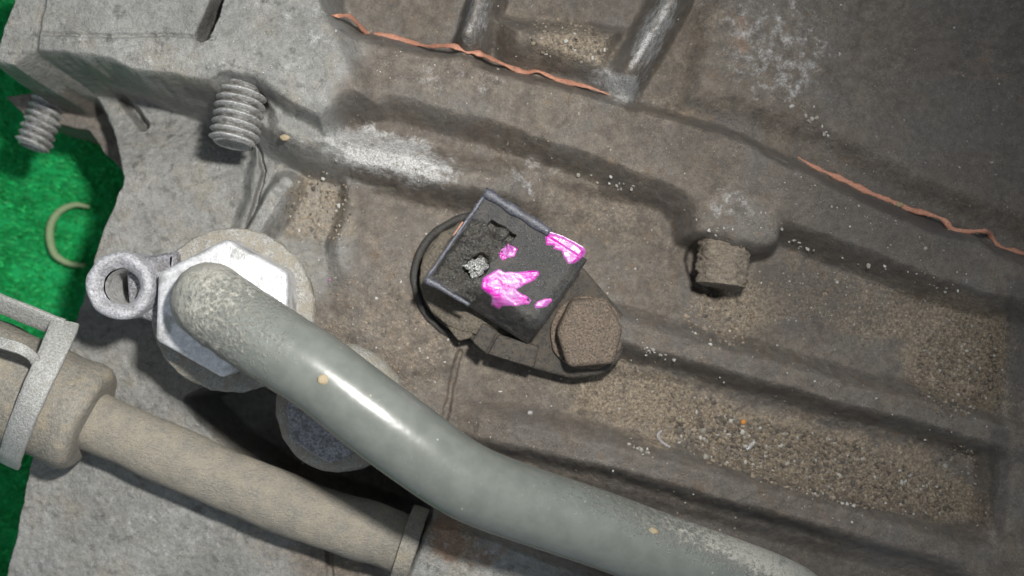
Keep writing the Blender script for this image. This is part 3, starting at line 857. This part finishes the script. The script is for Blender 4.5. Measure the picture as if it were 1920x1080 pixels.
# ================================================================== broken speed sensor
sensor = thing("broken_sensor", P(900, 520, -0.1), "black plastic sensor with a snapped off connector and magenta paint marks", "sensor")
dc = P(893, 521, 0.35)
bm = lathe_bm([(1.24, -0.9), (1.24, -0.36), (1.21, -0.31), (1.14, -0.30), (1.09, -0.36), (1.07, -0.6)], 96, dc, Vector((0, 0, 1)), 0.006, 3)
jitter(bm, 0.02, 5, 1)
from_bm("shaded_groove", bm, M['ring'], sensor)  # dark ring stands in for a shaded, grimy groove
bm = lathe_bm([(1.02, -0.9), (1.03, 0.1), (1.0, 0.2), (0.9, 0.22), (0.3, 0.22), (0, 0.22)], 96, dc, Vector((0, 0, 1)), 0.008, 7)
bmesh.ops.subdivide_edges(bm, edges=[e for e in bm.edges if e.calc_length() > 0.3], cuts=4, use_grid_fill=True)
jitter(bm, 0.05, 6, 2)
from_bm("sensor_body", bm, M['sensor_dirt'], sensor)
fl = [(905, 664), (985, 688), (1072, 710), (1130, 702), (1163, 675), (1180, 628), (1168, 590), (1140, 556), (1095, 500), (1040, 470), (880, 560), (850, 600)]
bm = prism_bm(round_poly([tuple(P(px, py, 0.45)[:2]) for px, py in fl], 0.12, 3), -0.6, 0.45, 0.08, 3)
jitter(bm, 0.02, 4, 3)
bmesh.ops.triangulate(bm, faces=[f for f in bm.faces if len(f.verts) > 4])
from_bm("mounting_ear", bm, M['ear'], sensor, angle=45)
for pts, z, mname, nm in (([(828, 600), (850, 572), (902, 590), (884, 634), (860, 640)], 0.5, 'sensor_dirt', "step"),
                          ([(886, 640), (905, 606), (934, 622), (910, 664)], 0.95, 'ear', "step"),
                          ([(914, 664), (935, 628), (1012, 650), (1000, 690)], 0.75, 'ear', "step")):
    bm = prism_bm(round_poly([tuple(P(px, py, z)[:2]) for px, py in pts], 0.04, 2), 0.0, z, 0.04, 2); jitter(bm, 0.02, 6, 4)
    from_bm(nm, bm, M[mname], sensor, angle=45)

# connector block: a carved grid over the parallelogram A (top) B (right) C (bottom) D (near the ring)
zt = 1.6
A, B, Dc = P(908, 362, zt), P(1103, 487, zt), P(795, 524, zt)
U, V = B - A, Dc - A
nu, nv = 230, 190
uu, vv = np.meshgrid(np.linspace(0, 1, nu), np.linspace(0, 1, nv))
BX = A.x + U.x * uu + V.x * vv; BY = A.y + U.y * uu + V.y * vv
Z = np.full(uu.shape, zt)
un = uu + 0.02 * fbm(BX, BY, 0.25, 3, 131); vn = vv + 0.025 * fbm(BX, BY, 0.22, 3, 141)
# slope down at the lower edge
Z -= 0.70 * fade((vn - 0.74) / 0.30) * fade((un - 0.25) / 0.22)
Z -= 0.10 * fade((uu - 0.9) / 0.1)
# carve the broken socket: ragged, shallow towards its edges, deep round the contacts
rag = fbm(BX, BY, 0.45, 5, 151, 0.6)
cav = fade((0.40 + 0.17 * rag - un) / 0.13) * fade((un - 0.03) / 0.03) * fade((vn - 0.24 + 0.06 * rag) / 0.10) * fade((0.95 - vn) / 0.05)
Z -= cav * np.clip(0.10 + 0.17 * fbm(BX, BY, 0.20, 5, 161, 0.6) + 0.03 * fbm(BX, BY, 0.05, 2, 165), -0.03, 0.4)
Z -= 0.16 * cav * fade((0.17 - np.abs(un - 0.13)) / 0.05) * fade((vn - 0.45) / 0.1) * fade((0.9 - vn) / 0.06) * (0.6 + 0.6 * rag)
notch = fade((un - 0.17) / 0.012) * fade((0.41 - un) / 0.012) * fade((vn - 0.17) / 0.014) * fade((0.30 + 0.05 * np.sin(un * 26) - vn) / 0.014)
Z -= notch * (0.26 - 0.16 * fade((un - 0.22) / 0.1) * fade((0.36 - un) / 0.02))
hole = fade((0.12 + 0.05 * rag - np.hypot((uu - 0.30) * 1.25, vv - 0.62)) / 0.04)
Z -= hole * 0.30
Z -= 0.05 * fade((0.045 - uu) / 0.03) * 0
Z += 0.006 * fbm(BX, BY, 0.09, 3, 171) + 0.01 * fbm(BX, BY, 0.4, 2, 175)
edge = np.minimum.reduce([uu * U.length, (1 - uu) * U.length, vv * V.length, (1 - vv) * V.length])
Z -= 0.05 * (1 - fade(edge / 0.06)) ** 2
wall = edge < 1e-9
Zs = Z.copy()
broken = np.clip(cav + notch, 0, 1)
fb = broken[:-1, :-1] > 0.25
me = grid_mesh("connector_block", BX, BY, Z, ~fb)
block = link_mesh("connector_block", me, M['black'], sensor, smooth=False)
me = grid_mesh("broken_socket", BX, BY, Z, fb)
o = link_mesh("broken_socket", me, M['broken'], block, smooth=False); o['label'] = "rough snapped socket with torn plastic"
# side walls of the block
bm = bmesh.new()
loop = [(0, i) for i in range(nu)] + [(j, nu - 1) for j in range(1, nv)] + [(nv - 1, i) for i in range(nu - 2, -1, -1)] + [(j, 0) for j in range(nv - 2, 0, -1)]
cen = (A + B + Dc + (B + V)) / 4
r0 = [bm.verts.new((BX[q], BY[q], Z[q])) for q in loop]
r1 = []
for q in loop:
    p = Vector((BX[q], BY[q], 0.72 + 0.08 * math.sin(q[0] * 0.13) + 0.06 * math.sin(q[1] * 0.21))); p.xy = p.xy + (cen.xy - p.xy) * 0.09; r1.append(bm.verts.new(p))
for i in range(len(loop)):
    j = (i + 1) % len(loop); bm.faces.new((r0[i], r0[j], r1[j], r1[i]))
from_bm("block_side", bm, M['black'], block, angle=40)
bm = lathe_bm([(0.62, 0.0), (0.6, 0.8), (0.55, 1.15), (0, 1.2)], 32, Vector((cen.x, cen.y, 0.1)), Vector((0, 0, 1)), 0.01, 4)
from_bm("neck", bm, M['ear'], sensor, angle=40)
# raised lip along the upper edge
lp = [A + U * t + Vector((0, 0, 0.02)) - V * 0.015 for t in np.linspace(-0.005, 0.62, 24)]
bm = tube_bm(lp, [0.085 + 0.012 * math.sin(i * 0.8) for i in range(24)], 16, True, 0.75); jitter(bm, 0.015, 6, 1)
from_bm("lip", bm, M['lip'], sensor)
lp = [A + U * (0.012) + V * t + Vector((0, 0, 0.0)) for t in np.linspace(0.03, 0.99, 30)]
bm = tube_bm(lp, 0.038, 10, True); jitter(bm, 0.03, 7, 2)
from_bm("socket_rim", bm, M['lip'], sensor)
lp = [A + U * t + V * (0.985 - 0.03 * t) + Vector((0, 0, 0.0 - 0.12 * max(0, t - 0.2))) for t in np.linspace(0.0, 0.42, 16)]
bm = tube_bm(lp, [0.065 - 0.0015 * i for i in range(16)], 12, True, 0.8); jitter(bm, 0.03, 6, 5)
from_bm("lower_rim", bm, M['lip'], sensor)
lp = [A + U * (-0.008) + V * t + Vector((0, 0, 0.03)) for t in np.linspace(0.34, 0.50, 8)]
from_bm("copper_shred", tube_bm(lp, 0.014, 8, True, None, 0.3), M['sealant'], sensor)['label'] = "tiny orange shred on the socket rim"
# bent contact remains in the hole
for (u, v, r_) in ((0.30, 0.60, 0.12), (0.25, 0.66, 0.08), (0.335, 0.66, 0.07), (0.31, 0.70, 0.06)):
    bm = bmesh.new(); bmesh.ops.create_icosphere(bm, subdivisions=4, radius=r_)
    for q in bm.verts: q.co = (A + U * u + V * v + Vector((0, 0, -0.08))) + q.co * (1 + 0.8 * mnoise.noise(q.co * 11 + Vector((u * 50, 0, 0))) + 0.5 * mnoise.noise(q.co * 34))
    from_bm("contact_stub", bm, M['bright'], sensor)

# ---- magenta paint dabs, skins lying on the block
def block_z(x, y):
    rel = Vector((x - A.x, y - A.y)); det = U.x * V.y - U.y * V.x
    u = (rel.x * V.y - rel.y * V.x) / det; v = (U.x * rel.y - U.y * rel.x) / det
    if not (0 <= u <= 1 and 0 <= v <= 1): u, v = min(max(u, 0), 1), min(max(v, 0), 1)
    return float(Zs[int(v * (nv - 1)), int(u * (nu - 1))])
def c5(pts): return [(720 + x / 2.7, 320 + y / 2.7) for x, y in pts]
dabs = [
    (c5([(490, 580), (500, 540), (550, 505), (580, 488), (610, 505), (700, 505), (785, 500), (795, 525), (770, 555), (700, 590), (680, 605), (720, 625), (755, 655), (740, 680), (660, 690), (600, 690), (575, 705), (540, 680), (540, 640), (490, 600)]), 0.022,
     "large splashed magenta paint dab with fingers"),
    (c5([(570, 435), (590, 395), (625, 362), (692, 392), (660, 440), (600, 462)]), 0.012, "small oval magenta paint dab"),
    (c5([(812, 330), (840, 312), (900, 330), (960, 360), (1018, 400), (1010, 440), (975, 470), (930, 480), (905, 440), (895, 410), (850, 400), (855, 385), (815, 380)]), 0.02, "bright magenta paint dab on the rounded corner"),
    (c5([(752, 680), (775, 655), (815, 640), (852, 640), (858, 665), (830, 695), (760, 705)]), 0.01, "pale pink paint smear near the lower edge"),
]
for pts, th, lab in dabs:
    w = [tuple(P(px, py, zt + 0.02)[:2]) for px, py in pts]
    x0, x1 = min(p[0] for p in w) - 0.05, max(p[0] for p in w) + 0.05
    y0, y1 = min(p[1] for p in w) - 0.05, max(p[1] for p in w) + 0.05
    gxx, gyy = np.meshgrid(np.arange(x0, x1, 0.008), np.arange(y0, y1, 0.008))
    d = poly_sdf(gxx + 0.02 * fbm(gxx, gyy, 0.1, 3, 201), gyy + 0.02 * fbm(gxx, gyy, 0.1, 3, 211), w)
    base = np.vectorize(block_z)(gxx, gyy)
    lump = 0.5 + 0.6 * fbm(gxx, gyy, 0.22, 3, 221)
    q = fade(d / 0.05)
    holes = fbm(gxx, gyy, 0.12, 3, 231)
    zz = base - 0.012 + q * (0.022 + th * np.clip(lump, 0.05, 1.2))
    kp = (d > -0.008) & ~((holes > 0.55) & (d < 0.10))
    me = grid_mesh("paint_mark", gxx, gyy, zz, kp[:-1, :-1], None, dict(thick=np.clip(lump * q * (1.2 if th > 0.015 else 0.6), 0, 1)))
    o = link_mesh("paint_mark", me, M['paint'], sensor, smooth=False); o['label'] = lab

# the bolt through the ear
bolt = thing("hex_bolt", P(1104, 622, 0.3), "brown grimy hexagonal bolt holding the black sensor", "bolt")
bc = P(1100, 624, 0.5)
bm = lathe_bm([(0.68, -0.4), (0.68, 0.03), (0.66, 0.06), (0.5, 0.07), (0, 0.07)], 64, bc, Vector((0, 0, 1)), 0.006, 2); jitter(bm, 0.03, 5, 2)
from_bm("washer", bm, M['bolt'], bolt, angle=45)
hb = [(1043, 616), (1073, 560), (1137, 558), (1170, 615), (1152, 683), (1066, 687)]
bm = prism_bm(round_poly([tuple(P(px, py, 1.05)[:2]) for px, py in hb], 0.11, 5), 0.5, 1.05, 0.11, 5)
bmesh.ops.triangulate(bm, faces=[f for f in bm.faces if len(f.verts) > 4])
jitter(bm, 0.045, 4, 5)
from_bm("bolt_head", bm, M['bolt'], bolt, angle=45)

# ================================================================== string on the mat
st = [(168, 388), (140, 384), (112, 396), (96, 420), (94, 450), (104, 478), (130, 494), (160, 498)]
sp = catmull([P(px, py, -4.9) for px, py in st], 8)
o = from_bm("string", tube_bm(sp, [0.04 + 0.05 * math.sin(math.pi * i / len(sp)) for i in range(len(sp))], 10), M['string'])
tag(o, "pale curved piece of string lying on the green mat", "string")

# ================================================================== loose grit, shavings, crumbs
def rocks(name, items, label):
    base = bmesh.new(); bmesh.ops.create_icosphere(base, subdivisions=1, radius=1)
    bv = np.array([v.co[:] for v in base.verts]); bf = np.array([[v.index for v in f.verts] for f in base.faces]); base.free()
    Vs, Fs, Cs = [], [], []
    off = 0
    for (p, s, c) in items:
        k = RNG.uniform(0.6, 1.35, (len(bv), 1)); sc3 = RNG.uniform(0.6, 1.3, 3)
        Vs.append(bv * k * sc3 * s + np.array(p)); Fs.append(bf + off); off += len(bv)
        Cs.append(np.tile(np.array([*c, 1.0]), (len(bv), 1)))
    V_, F_, C_ = np.concatenate(Vs), np.concatenate(Fs), np.concatenate(Cs)
    me = bpy.data.meshes.new(name)
    me.from_pydata(V_.tolist(), [], F_.tolist())
    at = me.color_attributes.new("tone", 'FLOAT_COLOR', 'POINT'); at.data.foreach_set("color", C_.astype(np.float32).ravel())
    o = link_mesh(name, me, M['grit'], None, smooth=False)
    return tag(o, label, None, None, "stuff")
BROWN = [(0.16, 0.128, 0.095), (0.21, 0.168, 0.12), (0.115, 0.095, 0.075), (0.25, 0.205, 0.15), (0.14, 0.12, 0.10), (0.18, 0.145, 0.11), (0.085, 0.073, 0.062)]
PALE = [(0.36, 0.35, 0.32), (0.29, 0.27, 0.235), (0.42, 0.41, 0.385)]
items = []
def scatter(n, cx, cy, rx, ry, ang, smin, smax, pale=0.06):
    a = R(ang)
    for _ in range(n):
        r_ = math.sqrt(random.random()); th = random.uniform(0, 2 * math.pi)
        u, v = rx * r_ * math.cos(th), ry * r_ * math.sin(th)
        px, py = cx + u * math.cos(a) - v * math.sin(a), cy + u * math.sin(a) + v * math.cos(a)
        s = random.uniform(smin, smax) * (1 if random.random() < 0.9 else 1.5)
        p = on_surf(px, py, s * 0.1)
        items.append((tuple(p), s, random.choice(PALE if random.random() < pale else BROWN)))
scatter(3200, 1530, 872, 275, 58, 16, 0.010, 0.042, 0.05)
scatter(500, 1190, 740, 130, 60, 15, 0.008, 0.025, 0.05)
scatter(300, 1340, 810, 120, 60, 20, 0.012, 0.045, 0.14)
scatter(260, 1785, 905, 45, 75, 15, 0.010, 0.035)
scatter(1000, 1795, 690, 75, 95, 15, 0.010, 0.034, 0.04)
scatter(500, 1640, 580, 220, 50, 16, 0.008, 0.022, 0.1)
scatter(180, 1350, 600, 70, 50, 10, 0.015, 0.04)
scatter(160, 600, 390, 60, 70, 0, 0.012, 0.035, 0.15)
scatter(260, 740, 620, 130, 120, 0, 0.010, 0.03, 0.12)
scatter(150, 1070, 75, 80, 40, 10, 0.012, 0.04, 0.12)
scatter(500, 1200, 640, 720, 360, 12, 0.008, 0.022, 0.3)
rocks("grit", items, "brown loose grit and sand lying in the casing pockets")
items = []
for line in ([(1330, 440), (1360, 425), (1460, 430), (1500, 465)], [(1500, 468), (1620, 492), (1700, 505), (1760, 540), (1800, 545)], [(1080, 320), (1160, 350), (1190, 352)],
             [(1480, 195), (1540, 235), (1555, 255)], [(1205, 655), (1260, 672)], [(1180, 830), (1230, 858)]):
    for _ in range(16):
        i = random.randrange(len(line) - 1); t = random.random()
        px = line[i][0] * (1 - t) + line[i + 1][0] * t + random.gauss(0, 4); py = line[i][1] * (1 - t) + line[i + 1][1] * t + random.gauss(0, 4)
        s = random.uniform(0.012, 0.045)
        items.append((tuple(on_surf(px, py, s * 0.3)), s, random.choice(PALE)))
for _ in range(420):
    px, py = random.uniform(560, 1900), random.uniform(5, 1000)
    s = random.uniform(0.006, 0.022) * (1.6 if random.random() < 0.06 else 1)
    items.append((tuple(on_surf(px, py, s * 0.2)), s, random.choice(PALE)))
rocks("flakes", items, "scattered pale flakes of corrosion on the casing")

def crumb(name, px, py, size, mat, label, cat, stretch=(1, 1, 0.8)):
    p = on_surf(px, py, size * 0.5)
    bm = bmesh.new(); bmesh.ops.create_icosphere(bm, subdivisions=2, radius=1)
    for v in bm.verts:
        c = v.co * (1 + 0.35 * mnoise.noise(v.co * 2 + Vector((px, py, 0))))
        v.co = p + Vector((c.x * stretch[0], c.y * stretch[1], c.z * stretch[2])) * size
    return tag(from_bm(name, bm, mat), label, cat)
crumb("orange_crumb", 1393, 791, 0.055, M['orange'], "tiny bright orange crumb among the grit", "crumb")
crumb("sealant_scrap", 1686, 384, 0.06, M['tan'], "yellowish scrap stuck to the sealant line", "scrap", (1.3, 0.8, 0.6))
crumb("tan_crumb", 535, 258, 0.075, M['tan'], "tan flake stuck beside the silver stud", "crumb", (1.3, 0.8, 0.4))
crumb("paint_chip", 618, 525, 0.022, M['paint'], "minute magenta paint chip beside the hex fitting", "paint chip")
crumb("pale_pebble", 994, 774, 0.05, M['silver'], "small pale pebble on the brown casing below the sensor", "pebble")
def shaving(pts, label, r_=0.03):
    p = catmull([on_surf(px, py, 0.06) for px, py in pts], 6)
    o = from_bm("metal_shaving", tube_bm(p, [r_ * (0.6 + 0.6 * math.sin(math.pi * (i + 1) / (len(p) + 1))) for i in range(len(p))], 8), M['silver'])
    tag(o, label, "metal shaving", "metal shavings in the grit")
shaving([(1240, 806), (1233, 816), (1240, 828), (1256, 838)], "curled silvery shaving at the start of the grit pocket")
shaving([(1414, 826), (1406, 836), (1398, 843)], "short straight silvery shaving below the orange crumb", 0.035)
